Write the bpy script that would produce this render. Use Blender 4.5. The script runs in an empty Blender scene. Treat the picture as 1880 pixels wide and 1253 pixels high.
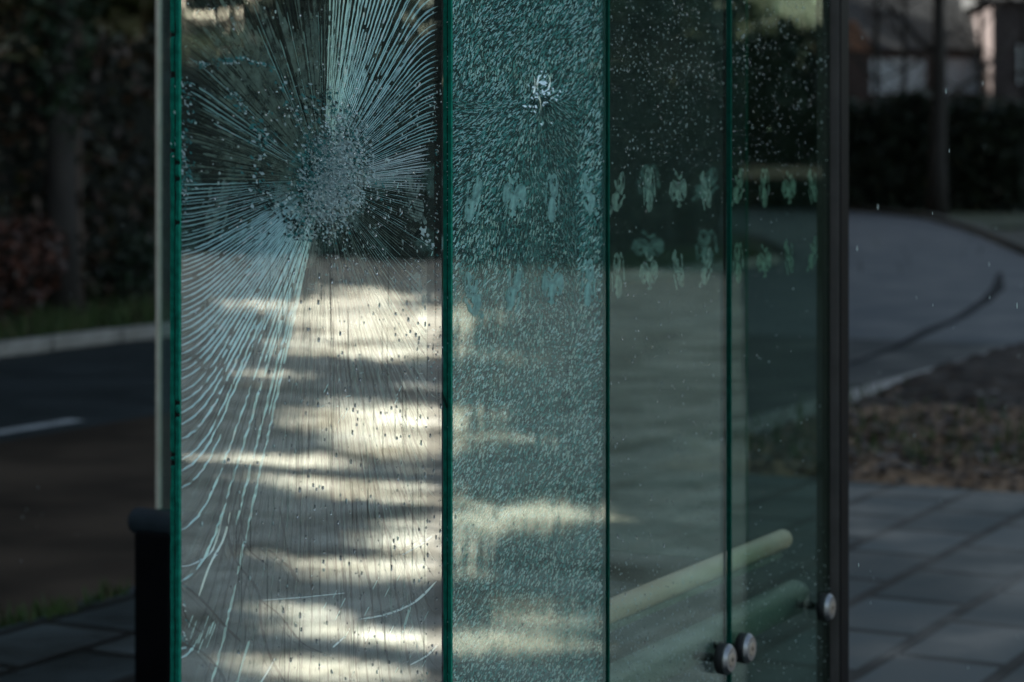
import bpy, bmesh, math, random
import numpy as np
from mathutils import Vector, Matrix, noise
random.seed(7); rng = np.random.default_rng(11)
R = math.radians
scene = bpy.context.scene
COL = scene.collection

# ------------------------------------------------------------------ frames
F_PX = 4178.0; CX = 940.0; HY = 280.0; EYE = 1.65
P0 = (0.161, 3.843)                       # a point of the glass wall on the ground
WD = (0.4676, 0.8839)                     # along the wall
WP = (-0.8839, 0.4676)                    # away from the camera, towards the road
WANG = math.atan2(WD[1], WD[0])
def W(s, p, z=0.0):
    return (P0[0] + s*WD[0] + p*WP[0], P0[1] + s*WD[1] + p*WP[1], z)
def to_sp(x, y):
    dx, dy = x-P0[0], y-P0[1]
    return dx*WD[0]+dy*WD[1], dx*WP[0]+dy*WP[1]
def wall_uv(x, y):                        # photo pixel -> (s, z) on the glass wall
    D = 7820.0/(3150.0-x)
    return (D-P0[1])/WD[1], EYE-(y-HY)/F_PX*D
def sx(x): return wall_uv(x, 0)[0]

# ------------------------------------------------------------------ helpers
def link(o, parent=None):
    COL.objects.link(o)
    if parent is not None: o.parent = parent
    return o
def tag(o, label=None, cat=None, group=None, kind=None):
    if label: o['label'] = label
    if cat: o['category'] = cat
    if group: o['group'] = group
    if kind: o['kind'] = kind
    return o
def empty(name, loc=(0,0,0), rz=0.0):
    o = bpy.data.objects.new(name, None); o.location = loc; o.rotation_euler = (0,0,rz)
    o.empty_display_size = .2
    return link(o)
class MB:
    def __init__(self): self.v=[]; self.f=[]; self.m=[]
    def quad(self, a,b,c,d, mi=0):
        n=len(self.v); self.v += [a,b,c,d]; self.f.append((n,n+1,n+2,n+3)); self.m.append(mi)
    def poly(self, pts, mi=0):
        n=len(self.v); self.v += list(pts); self.f.append(tuple(range(n,n+len(pts)))); self.m.append(mi)
    def box(self, x0,x1,y0,y1,z0,z1, mi=0, fn=None, mis=None):
        c=[(x0,y0,z0),(x1,y0,z0),(x1,y1,z0),(x0,y1,z0),(x0,y0,z1),(x1,y0,z1),(x1,y1,z1),(x0,y1,z1)]
        if fn: c=[fn(*q) for q in c]
        n=len(self.v); self.v+=c
        fs=[(0,3,2,1),(4,5,6,7),(0,1,5,4),(2,3,7,6),(1,2,6,5),(3,0,4,7)]   # bottom top front(-y) back(+y) right left
        for i,f in enumerate(fs):
            self.f.append(tuple(n+k for k in f)); self.m.append(mis[i] if mis else mi)
    def tube(self, pts, rad, n=14, mi=0, cap=True):
        base=len(self.v); pts=[Vector(p) for p in pts]
        if not hasattr(rad,'__len__'): rad=[rad]*len(pts)
        for i,p in enumerate(pts):
            d=(pts[min(i+1,len(pts)-1)]-pts[max(i-1,0)]).normalized()
            a=d.orthogonal() if abs(d.z)<.95 else Vector((1,0,0))
            a=(a-d*a.dot(d)).normalized() if abs(d.z)>=.95 else Vector((0,0,1))-d*d.z
            a.normalize(); b=d.cross(a)
            for k in range(n):
                t=2*math.pi*k/n; self.v.append(tuple(p+(a*math.cos(t)+b*math.sin(t))*rad[i]))
        for i in range(len(pts)-1):
            for k in range(n):
                k2=(k+1)%n
                self.f.append((base+i*n+k,base+i*n+k2,base+(i+1)*n+k2,base+(i+1)*n+k)); self.m.append(mi)
        if cap:
            self.f.append(tuple(base+k for k in range(n-1,-1,-1))); self.m.append(mi)
            o=base+(len(pts)-1)*n; self.f.append(tuple(o+k for k in range(n))); self.m.append(mi)
    def lathe_y(self, prof, n=32, mi=0, c=(0,0,0)):           # profile (radius, y) turned about the y axis
        base=len(self.v)
        for r,y in prof:
            for k in range(n):
                t=2*math.pi*k/n; self.v.append((c[0]+r*math.cos(t), c[1]+y, c[2]+r*math.sin(t)))
        for i in range(len(prof)-1):
            for k in range(n):
                k2=(k+1)%n; self.f.append((base+i*n+k,base+i*n+k2,base+(i+1)*n+k2,base+(i+1)*n+k)); self.m.append(mi)
        self.f.append(tuple(base+k for k in range(n))); self.m.append(mi)
        o=base+(len(prof)-1)*n; self.f.append(tuple(o+k for k in range(n-1,-1,-1))); self.m.append(mi)
    def build(self, name, mats, parent=None, smooth=False, bevel=0):
        me=bpy.data.meshes.new(name); me.from_pydata(self.v,[],self.f)
        if not isinstance(mats,(list,tuple)): mats=[mats]
        for m in mats: me.materials.append(m)
        me.polygons.foreach_set('material_index', self.m)
        if smooth: me.polygons.foreach_set('use_smooth',[True]*len(self.f))
        me.update()
        o=bpy.data.objects.new(name, me); link(o,parent)
        if bevel:
            b=o.modifiers.new('bevel','BEVEL'); b.width=bevel; b.segments=3; b.limit_method='ANGLE'
        return o
def np_mesh(name, verts, nper, mats, parent=None, midx=None):
    """verts (N*nper,3): N separate polygons of nper corners, one mesh"""
    verts=np.asarray(verts,dtype=np.float32).reshape(-1,3); N=len(verts)//nper
    me=bpy.data.meshes.new(name)
    me.vertices.add(len(verts)); me.vertices.foreach_set('co',verts.ravel())
    me.loops.add(len(verts)); me.loops.foreach_set('vertex_index',np.arange(len(verts),dtype=np.int32))
    me.polygons.add(N); me.polygons.foreach_set('loop_start',np.arange(0,len(verts),nper,dtype=np.int32))
    me.polygons.foreach_set('loop_total',np.full(N,nper,dtype=np.int32))
    if not isinstance(mats,(list,tuple)): mats=[mats]
    for m in mats: me.materials.append(m)
    if midx is not None: me.polygons.foreach_set('material_index',np.asarray(midx,dtype=np.int32))
    me.update(calc_edges=True); me.validate()
    o=bpy.data.objects.new(name,me); return link(o,parent)

# ------------------------------------------------------------------ materials
def newmat(name):
    m=bpy.data.materials.new(name); m.use_nodes=True; nt=m.node_tree; nt.nodes.clear()
    out=nt.nodes.new('ShaderNodeOutputMaterial'); return m,nt,out
def N(nt,t,**kw):
    n=nt.nodes.new(t)
    for k,v in kw.items():
        if k in n.inputs: n.inputs[k].default_value=v
        else: setattr(n,k,v)
    return n
def ramp(nt, fac, stops):
    r=nt.nodes.new('ShaderNodeValToRGB'); e=r.color_ramp.elements
    while len(e)<len(stops): e.new(.5)
    for i,(p,c) in enumerate(stops):
        e[i].position=p; e[i].color=(c,c,c,1) if not hasattr(c,'__len__') else (*c,1)
    nt.links.new(fac,r.inputs['Fac']); return r.outputs['Color']
def math_(nt,op,a,b=None,c=None):
    n=nt.nodes.new('ShaderNodeMath'); n.operation=op
    for i,x in enumerate((a,b,c)):
        if x is None: continue
        if hasattr(x,'is_output'): nt.links.new(x,n.inputs[i])
        else: n.inputs[i].default_value=x
    return n.outputs[0]
def noise_tex(nt, scale, detail=4, mapping=None, coord='Object', rough=.55):
    tc=nt.nodes.new('ShaderNodeTexCoord'); mp=nt.nodes.new('ShaderNodeMapping')
    nt.links.new(tc.outputs[coord],mp.inputs['Vector'])
    if mapping: mp.inputs['Scale'].default_value=mapping
    n=nt.nodes.new('ShaderNodeTexNoise'); n.inputs['Scale'].default_value=scale; n.inputs['Detail'].default_value=detail
    n.inputs['Roughness'].default_value=rough
    nt.links.new(mp.outputs[0],n.inputs['Vector']); return n.outputs['Fac']
def solid(name, c1, c2=None, scale=8, rough=.7, metal=0, bump=0, spec=.5, detail=5, mapping=None, rough2=None, lo=.35, hi=.65):
    m,nt,out=newmat(name); b=N(nt,'ShaderNodeBsdfPrincipled'); nt.links.new(b.outputs[0],out.inputs[0])
    b.inputs['Roughness'].default_value=rough; b.inputs['Metallic'].default_value=metal
    b.inputs['Specular IOR Level'].default_value=spec
    f=noise_tex(nt,scale,detail,mapping)
    c=ramp(nt,f,[(lo,c1),(hi,c2 or c1)]); nt.links.new(c,b.inputs['Base Color'])
    if rough2 is not None:
        nt.links.new(ramp(nt,f,[(lo,rough),(hi,rough2)]),b.inputs['Roughness'])
    if bump:
        bp=N(nt,'ShaderNodeBump'); bp.inputs['Strength'].default_value=bump; bp.inputs['Distance'].default_value=.02
        nt.links.new(f,bp.inputs['Height']); nt.links.new(bp.outputs[0],b.inputs['Normal'])
    return m
def glass_mat(name, tint, f0, dirt_haze_lo, dirt_haze_hi, dirt_haze_col=(.42,.44,.40), wav=0.0, rough=.0, gcol=(.97,1,.96)):
    m,nt,out=newmat(name)
    g=N(nt,'ShaderNodeNewGeometry')
    nrm=g.outputs['Normal']
    dp=N(nt,'ShaderNodeVectorMath'); dp.operation='DOT_PRODUCT'
    nt.links.new(g.outputs['Incoming'],dp.inputs[0]); nt.links.new(nrm,dp.inputs[1])
    c=math_(nt,'ABSOLUTE',dp.outputs['Value'])
    k=math_(nt,'POWER',math_(nt,'SUBTRACT',1.0,c),5.0)
    fr=math_(nt,'MULTIPLY_ADD',k,1-f0,f0)
    tr=N(nt,'ShaderNodeBsdfTransparent'); tr.inputs['Color'].default_value=(*tint,1)
    gl=N(nt,'ShaderNodeBsdfGlossy'); gl.inputs['Roughness'].default_value=rough; gl.inputs['Color'].default_value=(*gcol,1)
    if wav:
        bp=N(nt,'ShaderNodeBump'); bp.inputs['Strength'].default_value=wav; bp.inputs['Distance'].default_value=.004
        nt.links.new(noise_tex(nt,9,2,(1,1,.35)),bp.inputs['Height']); nt.links.new(bp.outputs[0],gl.inputs['Normal'])
    mx=N(nt,'ShaderNodeMixShader'); nt.links.new(fr,mx.inputs[0]); nt.links.new(tr.outputs[0],mx.inputs[1]); nt.links.new(gl.outputs[0],mx.inputs[2])
    df=N(nt,'ShaderNodeBsdfDiffuse'); df.inputs['Color'].default_value=(*dirt_haze_col,1)
    tl=N(nt,'ShaderNodeBsdfTranslucent'); tl.inputs['Color'].default_value=(*dirt_haze_col,1)
    md=N(nt,'ShaderNodeMixShader'); md.inputs[0].default_value=.4
    nt.links.new(df.outputs[0],md.inputs[1]); nt.links.new(tl.outputs[0],md.inputs[2])
    st=noise_tex(nt,70,3,(1,1,.03)); bl=noise_tex(nt,5,5,(1,1,.5))
    d=math_(nt,'MULTIPLY',ramp(nt,st,[(.35,.25),(.7,1.0)]),ramp(nt,bl,[(.25,.4),(.75,1.0)]))
    d=math_(nt,'MULTIPLY_ADD',d,dirt_haze_hi-dirt_haze_lo,dirt_haze_lo)
    m2=N(nt,'ShaderNodeMixShader'); nt.links.new(d,m2.inputs[0]); nt.links.new(mx.outputs[0],m2.inputs[1]); nt.links.new(md.outputs[0],m2.inputs[2])
    nt.links.new(m2.outputs[0],out.inputs[0]); return m
def frost(name, col, alpha=1.0, trans=.5, vary=0.0, gloss=0.0):
    m,nt,out=newmat(name)
    df=N(nt,'ShaderNodeBsdfDiffuse'); tl=N(nt,'ShaderNodeBsdfTranslucent')
    if vary:
        f=noise_tex(nt,90,3)
        c=ramp(nt,f,[(.3,tuple(x*(1-vary) for x in col)),(.7,col)])
        nt.links.new(c,df.inputs['Color']); nt.links.new(c,tl.inputs['Color'])
    else:
        df.inputs['Color'].default_value=(*col,1); tl.inputs['Color'].default_value=(*col,1)
    md=N(nt,'ShaderNodeMixShader'); md.inputs[0].default_value=trans
    nt.links.new(df.outputs[0],md.inputs[1]); nt.links.new(tl.outputs[0],md.inputs[2]); last=md
    if gloss:
        gl=N(nt,'ShaderNodeBsdfGlossy'); gl.inputs['Roughness'].default_value=.3; gl.inputs['Color'].default_value=(*[min(1,x*1.1+.1) for x in col],1)
        mg=N(nt,'ShaderNodeMixShader'); mg.inputs[0].default_value=gloss
        nt.links.new(last.outputs[0],mg.inputs[1]); nt.links.new(gl.outputs[0],mg.inputs[2]); last=mg
    if alpha<1:
        tr=N(nt,'ShaderNodeBsdfTransparent'); ma=N(nt,'ShaderNodeMixShader'); ma.inputs[0].default_value=alpha
        if vary>=.4: nt.links.new(ramp(nt,noise_tex(nt,55,4),[(.36,alpha*.45),(.58,min(1,alpha*1.25))]),ma.inputs[0])
        nt.links.new(tr.outputs[0],ma.inputs[1]); nt.links.new(last.outputs[0],ma.inputs[2]); last=ma
    nt.links.new(last.outputs[0],out.inputs[0]); return m
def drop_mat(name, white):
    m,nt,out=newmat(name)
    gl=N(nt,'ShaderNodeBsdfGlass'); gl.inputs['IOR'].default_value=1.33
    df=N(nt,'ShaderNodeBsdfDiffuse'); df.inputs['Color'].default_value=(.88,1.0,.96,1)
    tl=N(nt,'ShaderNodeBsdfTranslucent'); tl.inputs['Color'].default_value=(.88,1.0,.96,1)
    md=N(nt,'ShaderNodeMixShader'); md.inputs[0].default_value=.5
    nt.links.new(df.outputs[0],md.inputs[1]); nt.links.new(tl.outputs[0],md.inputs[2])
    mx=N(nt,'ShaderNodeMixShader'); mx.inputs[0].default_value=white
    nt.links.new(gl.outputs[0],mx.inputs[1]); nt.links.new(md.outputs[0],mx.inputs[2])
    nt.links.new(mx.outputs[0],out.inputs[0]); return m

M={}
M['glass_shatter']=glass_mat('shattered glass',(.84,.92,.89),.245,.012,.07,wav=.10)
M['glass_craze']=glass_mat('crazed glass',(.74,.87,.84),.145,.07,.20,dirt_haze_col=(.30,.54,.50),wav=.25,rough=.05,gcol=(.92,1,.90))
M['glass_clear']=glass_mat('clear wet glass',(.86,.94,.89),.08,.004,.035,dirt_haze_col=(.28,.42,.36),wav=.06,rough=.02,gcol=(.92,1,.88))
M['glass_dark']=glass_mat('clear wet glass darker',(.72,.84,.76),.03,.003,.022,dirt_haze_col=(.28,.42,.36),wav=.06,rough=.02,gcol=(.92,1,.88))
M['glass_end']=glass_mat('end pane glass',(.82,.92,.90),.09,.035,.10,dirt_haze_col=(.40,.52,.50))  # pale film on this pane stands in for its sky reflection
M['edge']=frost('green glass edge',(.02,.40,.27),1,.35,.55,.06)
M['edge_dim']=frost('dim green glass edge',(.01,.16,.11),1,.35,.4,.05)
M['interlayer']=solid('dark interlayer',(.006,.010,.008),rough=.4)
M['trim']=solid('cream edge trim',(.72,.62,.48),(.84,.75,.60),30,.5)
M['mark']=frost('frosted glass mark',(.82,1.0,.94),.74,.45,.4)
M['mark_near']=frost('frosted glass mark on crazed pane',(.55,.98,.90),.55,.4,.4)
M['c_blue']=frost('blue white crack',(.66,1.0,1.0),1,.35,.2,.72)  # crack colours carry the glints and dark sides of each sector
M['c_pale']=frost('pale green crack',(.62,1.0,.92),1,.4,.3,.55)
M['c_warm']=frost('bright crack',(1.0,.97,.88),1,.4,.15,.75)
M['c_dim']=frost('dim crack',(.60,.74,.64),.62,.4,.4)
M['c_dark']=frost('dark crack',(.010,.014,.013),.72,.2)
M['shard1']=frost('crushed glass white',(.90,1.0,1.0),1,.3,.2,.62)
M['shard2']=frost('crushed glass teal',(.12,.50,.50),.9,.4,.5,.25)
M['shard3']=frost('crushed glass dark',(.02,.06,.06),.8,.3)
M['craze1']=frost('crazing pale',(.72,1.0,.96),1,.4,.4,.68)
M['craze2']=frost('crazing teal',(.20,.62,.58),.9,.4,.4,.22)
M['craze3']=frost('crazing dark',(.012,.04,.042),.7,.3)
M['drop_clear']=drop_mat('clear rain drop',.06)
M['drop_bright']=drop_mat('bright rain drop',.75)  # white mixed into the water stands in for sky glints
M['rubber']=solid('black rubber',(.008,.008,.009),rough=.55)
M['steel']=solid('brushed steel',(.26,.26,.27),(.38,.38,.38),40,.34,metal=1,mapping=(1,1,8))
M['steel_warm']=solid('worn steel',(.40,.36,.31),(.55,.5,.44),60,.4,metal=1)
M['post']=solid('dark painted steel',(.075,.068,.062),(.10,.09,.083),12,.6,spec=.3)
M['post_dark']=solid('black painted steel',(.003,.003,.0035),(.005,.005,.006),10,.5,spec=.12)
M['rail']=solid('charcoal tube',(.030,.042,.050),(.044,.058,.068),18,.4,spec=.4)
M['lean']=solid('cream weathered tube',(.86,.60,.45),(.98,.72,.59),22,.5,mapping=(.3,1,1))
M['support']=solid('grey rail paint',(.20,.23,.21),(.28,.31,.28),14,.5)

# ------------------------------------------------------------------ the shelter
shelter=empty('bus_shelter',(P0[0],P0[1],0),WANG)
tag(shelter,'bus shelter of green glass panes, one shattered, beside the wet road','bus shelter')
ZB,ZT=.30,2.35; TH=.0125

# --- frosted marks: marching squares over an implicit outline
def cap(x,y,x0,y0,x1,y1,w):
    dx,dy=x1-x0,y1-y0; t=np.clip(((x-x0)*dx+(y-y0)*dy)/(dx*dx+dy*dy+1e-9),0,1)
    return np.hypot(x-x0-t*dx,y-y0-t*dy)-w
def ell(x,y,cx,cy,rx,ry,a=0):
    c,s=math.cos(R(a)),math.sin(R(a)); X=(x-cx)*c+(y-cy)*s; Y=-(x-cx)*s+(y-cy)*c
    return (np.hypot(X/rx,Y/ry)-1)*min(rx,ry)
def shapeA(x,y):
    f=np.minimum.reduce([ell(x,y,-4,18,15,21,-4),ell(x,y,3,-20,15,20,4),cap(x,y,22,22,27,-14,3),cap(x,y,-22,2,-20,-26,2.6),cap(x,y,20,30,12,37,3)])
    return np.maximum.reduce([f,-ell(x,y,-6,24,4.5,7),-ell(x,y,-11,-24,5,4),-ell(x,y,12,2,4,9,10)])
def shapeB(x,y):
    f=np.minimum.reduce([ell(x,y,-20,-2,20,19,12),ell(x,y,21,-1,19,20,-14),ell(x,y,0,-10,14,15),cap(x,y,-10,30,2,19,4.2),cap(x,y,15,24,3,18,3.2),cap(x,y,-2,-30,12,-30,3.4),cap(x,y,2,-22,10,-30,3)])
    return np.maximum.reduce([f,-ell(x,y,2,13,5,6),-ell(x,y,-18,-9,5,4),-ell(x,y,-8,-22,4,7,20),-ell(x,y,20,-14,3.4,8,30)])
def shapeC(x,y):
    f=np.minimum.reduce([ell(x,y,-11,15,14,22,22),ell(x,y,12,-13,15,20,16),cap(x,y,-20,-8,-6,-34,3),cap(x,y,15,27,20,6,3.2),ell(x,y,-20,24,8,9)])
    return np.maximum.reduce([f,-ell(x,y,-4,26,4,6,20),-ell(x,y,13,-8,4,3.4),-ell(x,y,9,12,4,8,25)])
def shapeD(x,y):
    f=np.minimum.reduce([ell(x,y,14,17,14,21,-16),ell(x,y,-7,-14,17,18,-20),cap(x,y,26,-6,8,-22,3.4),cap(x,y,-24,-26,-28,-32,4.5),cap(x,y,-10,20,-2,6,4)])
    return np.maximum.reduce([f,-ell(x,y,6,20,4.5,5.5),-ell(x,y,22,22,3,7,-10),-ell(x,y,6,-12,4,8,-30)])
MARKME={}
def mark_mesh(key,fn,flip):
    step=1.5; xs=np.arange(-48,48.1,step); ys=np.arange(-48,48.1,step)
    X,Y=np.meshgrid(xs,ys)
    jit=np.vectorize(lambda a,b: noise.noise((a*.11+ord(key)*7,b*.11,0))*3.2+noise.noise((a*.35,b*.35,9))*1.3)(X,Y)
    Fv=fn(X,Y)+jit
    bm=bmesh.new(); vm={}
    def vert(x,y):
        k=(round(x*50),round(y*50))
        if k not in vm: vm[k]=bm.verts.new(((-x if flip else x)*.001,0,y*.001))
        return vm[k]
    for j in range(len(ys)-1):
        for i in range(len(xs)-1):
            c=[(xs[i],ys[j],Fv[j,i]),(xs[i+1],ys[j],Fv[j,i+1]),(xs[i+1],ys[j+1],Fv[j+1,i+1]),(xs[i],ys[j+1],Fv[j+1,i])]
            if min(q[2] for q in c)>=0: continue
            o=[]
            for a,b in zip(c,c[1:]+c[:1]):
                if a[2]<0: o.append(a[:2])
                if (a[2]<0)!=(b[2]<0):
                    t=a[2]/(a[2]-b[2]); o.append((a[0]+t*(b[0]-a[0]),a[1]+t*(b[1]-a[1])))
            vs=[]
            for q in o:
                v=vert(*q)
                if v not in vs: vs.append(v)
            if len(vs)>2:
                try: bm.faces.new(vs)
                except ValueError: pass
    me=bpy.data.meshes.new('frosted_mark'); bm.to_mesh(me); bm.free(); me.materials.append(M['mark']); return me
for k,fn in zip('ABCD',(shapeA,shapeB,shapeC,shapeD)):
    for fl in (False,True): MARKME[k,fl]=mark_mesh(k,fn,fl)
    MARKME[k,'near']=MARKME[k,True].copy(); MARKME[k,'near'].materials[0]=M['mark_near']
def marks(pane, s0, s1, flip, off, n=4, axis='s', near=False):
    rows=('DABC','ABCD')
    for r,zc in enumerate((1.581,1.437)):
        for i in range(n):
            q=i if not flip else n-1-i
            key=rows[r][q%4]
            o=bpy.data.objects.new('frosted_mark',MARKME[key,'near' if near else flip]); link(o,pane)
            t=s0+(i+.5)*(s1-s0)/n
            if axis=='s': o.location=(t,off,zc+random.uniform(-.004,.004))
            else:
                o.location=(off,t,zc+random.uniform(-.004,.004)); o.rotation_euler=(0,0,-math.pi/2)

def pane(s0,s1,mat,label,edge='edge',chips=0.0,TH=.0125):
    b=MB(); b.box(s0,s1,0,TH,ZB,ZT,0,mis=[1,1,0,0,2,1])
    p=b.build('glass_pane',[M[mat],M['interlayer'],M['interlayer' if chips!=.25 else 'edge_dim']],shelter); tag(p,label)
    for o0,o1 in ((-.0004,TH*.42),(TH*.59,TH+.0004)):           # the two plies show as two green edge bands
        e=MB(); n=420
        zs=np.linspace(ZB,ZT,n+1)
        prev=None
        for z in zs:
            c=(max(0,noise.noise((z*31,o0*900,3)))*.0022+(.004 if random.random()<.018 else 0))*chips
            x=s0-.0022+c*.9
            cur=[(x,o0+.0004*random.random()*chips,z),(x+.0004,o1-c*.25,z),(s0+.0030,o1,z),(s0+.0030,o0,z)]
            if prev:
                for k in range(4): e.quad(prev[k],prev[(k+1)%4],cur[(k+1)%4],cur[k])
            prev=cur
        e.build('glass_edge',M[edge],p)
    return p
P1=(sx(330),sx(811)); P2=(sx(829),sx(1112)); P3=(sx(1118),sx(1333)); P4=(sx(1342),sx(1524))
pane1=pane(*P1,'glass_shatter','shattered pane with cracks radiating from one impact','edge',1.0)
pane2=pane(*P2,'glass_craze','crazed pane broken into tiny pieces all over','edge',.25)
pane3=pane(*P3,'glass_clear','whole rain-spotted pane beside the crazed one','edge_dim',.0,.006)
pane4=pane(*P4,'glass_dark','whole rain-spotted pane beside the dark post','edge_dim',.0,.008)
marks(pane1,P1[0]+.01,P1[1]+.02,True,.0085)
marks(pane2,*P2,True,-.0010,near=True); marks(pane3,*P3,False,TH+.0012); marks(pane4,*P4,False,TH+.0012)

# --- cracks of the shattered pane, laid out on the pane
def uvp(x,y,off): s,z=wall_uv(x,y); return (s,off,z)
class Strips:
    def __init__(self): self.v=[]; self.m=[]; self.fan=False
    def add(self, pts, w, mi, off=.006, tilt=.0012, taper=True):
        n=len(pts)
        if n<2: return
        fan=self.fan
        L=[]
        for i,(x,y) in enumerate(pts):
            a=pts[max(i-1,0)]; b=pts[min(i+1,n-1)]
            dx,dy=b[0]-a[0],b[1]-a[1]; l=math.hypot(dx,dy) or 1
            t=1.0
            if taper: t=min(1,.35+min(i,n-1-i)*.45)
            h=w*.5*t*((.6+.6*random.random()) if fan else (.8+.4*random.random()))*(min(1.12,max(.34,math.hypot(x-602,y-332)/215)) if fan else 1)
            nx,ny=-dy/l*h,dx/l*h
            if fan: j=random.gauss(0,.24); x-=dy/l*j; y+=dx/l*j
            sg=1 if ny<0 else -1                                   # +n side is the upper one?
            if mi in (3,4): sg=-sg
            tt=sg*h*.00076*.52*tilt/.0012
            L.append((uvp(x+nx,y+ny,off+tt),uvp(x-nx,y-ny,off-tt)))
        for i in range(n-1):
            m_=mi
            if fan and mi in (0,1):
                u=random.random()
                if u<.005: continue
                if u<.08: m_=1-mi
                elif u<.11: m_=3
                elif u<.14: m_=2
            self.v += [L[i][0],L[i][1],L[i+1][1],L[i+1][0]]; self.m.append(m_)
    def tri(self, x,y,r,mi,off,dep):
        a0=random.random()*6.28; k=random.choice((3,4)); pts=[]
        for j in range(4):
            a=a0+(j if k==4 else min(j,2))*2*math.pi/k+random.uniform(-.3,.3)
            rr=r*random.uniform(.5,1.2); pts.append(uvp(x+rr*math.cos(a),y+rr*math.sin(a)*1.1,off-rr*math.sin(a)*.00076*.5+random.uniform(-dep,dep)*.32))
        self.v+=pts; self.m.append(mi)
C0=(602,332)
XL,XR=333,812
def stream(phi, r0, step=9):
    x=C0[0]+r0*.8*math.cos(phi); y=C0[1]+r0*math.sin(phi); pts=[(x,y)]
    cx,cy=math.cos(phi),math.sin(phi); wob=random.uniform(-.02,.02)
    for i in range(170):
        rx,ry=x-C0[0],y-C0[1]; l=math.hypot(rx,ry); rx/=l; ry/=l
        if rx<0: dl=(x-XL); h=-1; reach=95 if ry>0 else 75
        else: dl=(XR-x); h=1; reach=70 if ry<0 else 40
        w=max(0,1-dl/reach)**1.8*.8*min(1,abs(rx)*3+.12)
        dx=rx*(1-w)+h*w; dy=ry*(1-w)+wob*.3; 
        l=math.hypot(dx,dy); x+=dx/l*step; y+=dy/l*step
        if x<XL or x>XR or y<-25 or y>1300: break
        pts.append((x,y))
    return pts
S=Strips(); S.fan=True
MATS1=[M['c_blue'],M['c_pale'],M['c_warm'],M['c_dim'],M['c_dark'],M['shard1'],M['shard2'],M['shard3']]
def dashes(pts, w, mi, y_break, keep=.72):
    run=[]
    i=0
    while i<len(pts):
        x,y=pts[i]
        if y<y_break: run.append((x,y)); i+=1; continue
        if run: S.add(run,w,mi); run=[]
        n=random.randint(8,26); seg=pts[i:i+n]
        if random.random()<keep: S.add([(px+random.uniform(-1.5,1.5),py) for px,py in seg],w*.95,mi)
        i+=n-1+random.choice((0,0,0,1,2)) if n>1 else 1
        if i>=len(pts)-1: break
    if run: S.add(run,w,mi)
nl=250
for i in range(nl):
    deg=-180+360*(i+random.uniform(-.22,.22))/nl
    phi=R(deg); r0=random.uniform(62,105)
    pts=stream(phi,r0)
    if len(pts)<3: continue
    def upto(frac): return pts[:max(3,int(len(pts)*frac))]
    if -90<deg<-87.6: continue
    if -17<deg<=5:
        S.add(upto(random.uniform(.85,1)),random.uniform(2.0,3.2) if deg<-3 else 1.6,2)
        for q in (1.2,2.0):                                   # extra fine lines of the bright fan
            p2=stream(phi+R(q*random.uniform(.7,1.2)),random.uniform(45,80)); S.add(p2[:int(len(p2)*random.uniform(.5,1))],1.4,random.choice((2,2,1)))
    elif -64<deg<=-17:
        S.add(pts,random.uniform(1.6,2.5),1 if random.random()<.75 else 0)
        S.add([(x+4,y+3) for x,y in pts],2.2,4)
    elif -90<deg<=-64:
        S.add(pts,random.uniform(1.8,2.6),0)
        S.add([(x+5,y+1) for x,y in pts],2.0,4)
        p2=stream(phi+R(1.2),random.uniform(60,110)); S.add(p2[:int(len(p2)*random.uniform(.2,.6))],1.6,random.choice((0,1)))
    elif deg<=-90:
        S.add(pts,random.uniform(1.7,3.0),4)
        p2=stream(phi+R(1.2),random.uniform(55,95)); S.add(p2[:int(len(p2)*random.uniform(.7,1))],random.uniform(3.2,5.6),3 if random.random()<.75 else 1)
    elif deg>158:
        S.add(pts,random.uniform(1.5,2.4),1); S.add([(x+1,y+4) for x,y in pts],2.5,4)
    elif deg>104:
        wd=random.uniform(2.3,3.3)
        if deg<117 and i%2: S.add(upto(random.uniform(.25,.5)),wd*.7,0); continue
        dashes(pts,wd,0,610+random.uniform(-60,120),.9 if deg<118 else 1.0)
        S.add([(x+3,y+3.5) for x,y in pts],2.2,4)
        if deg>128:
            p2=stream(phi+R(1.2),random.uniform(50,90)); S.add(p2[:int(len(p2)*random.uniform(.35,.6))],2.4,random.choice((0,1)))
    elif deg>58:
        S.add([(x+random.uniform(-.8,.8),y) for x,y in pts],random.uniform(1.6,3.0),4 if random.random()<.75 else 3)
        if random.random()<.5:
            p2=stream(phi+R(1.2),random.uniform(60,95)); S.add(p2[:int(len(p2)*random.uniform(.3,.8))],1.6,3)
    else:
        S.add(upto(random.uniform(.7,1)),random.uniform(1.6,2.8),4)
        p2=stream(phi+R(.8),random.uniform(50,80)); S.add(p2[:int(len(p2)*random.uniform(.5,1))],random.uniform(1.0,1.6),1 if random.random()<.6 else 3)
S.fan=False
for _ in range(340):                                         # short cross links between neighbouring cracks
    a=random.random()*6.283; r=random.uniform(95,420); x=C0[0]+r*math.cos(a); y=C0[1]+r*math.sin(a)
    if not(338<x<806) or y>760: continue
    L=random.uniform(3,9); q=a+math.pi/2+random.uniform(-.5,.5)
    S.add([(x,y),(x+math.cos(q)*L,y+math.sin(q)*L)],random.uniform(.6,1.3),random.choice((4,1,1,3)),taper=False)
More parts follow.
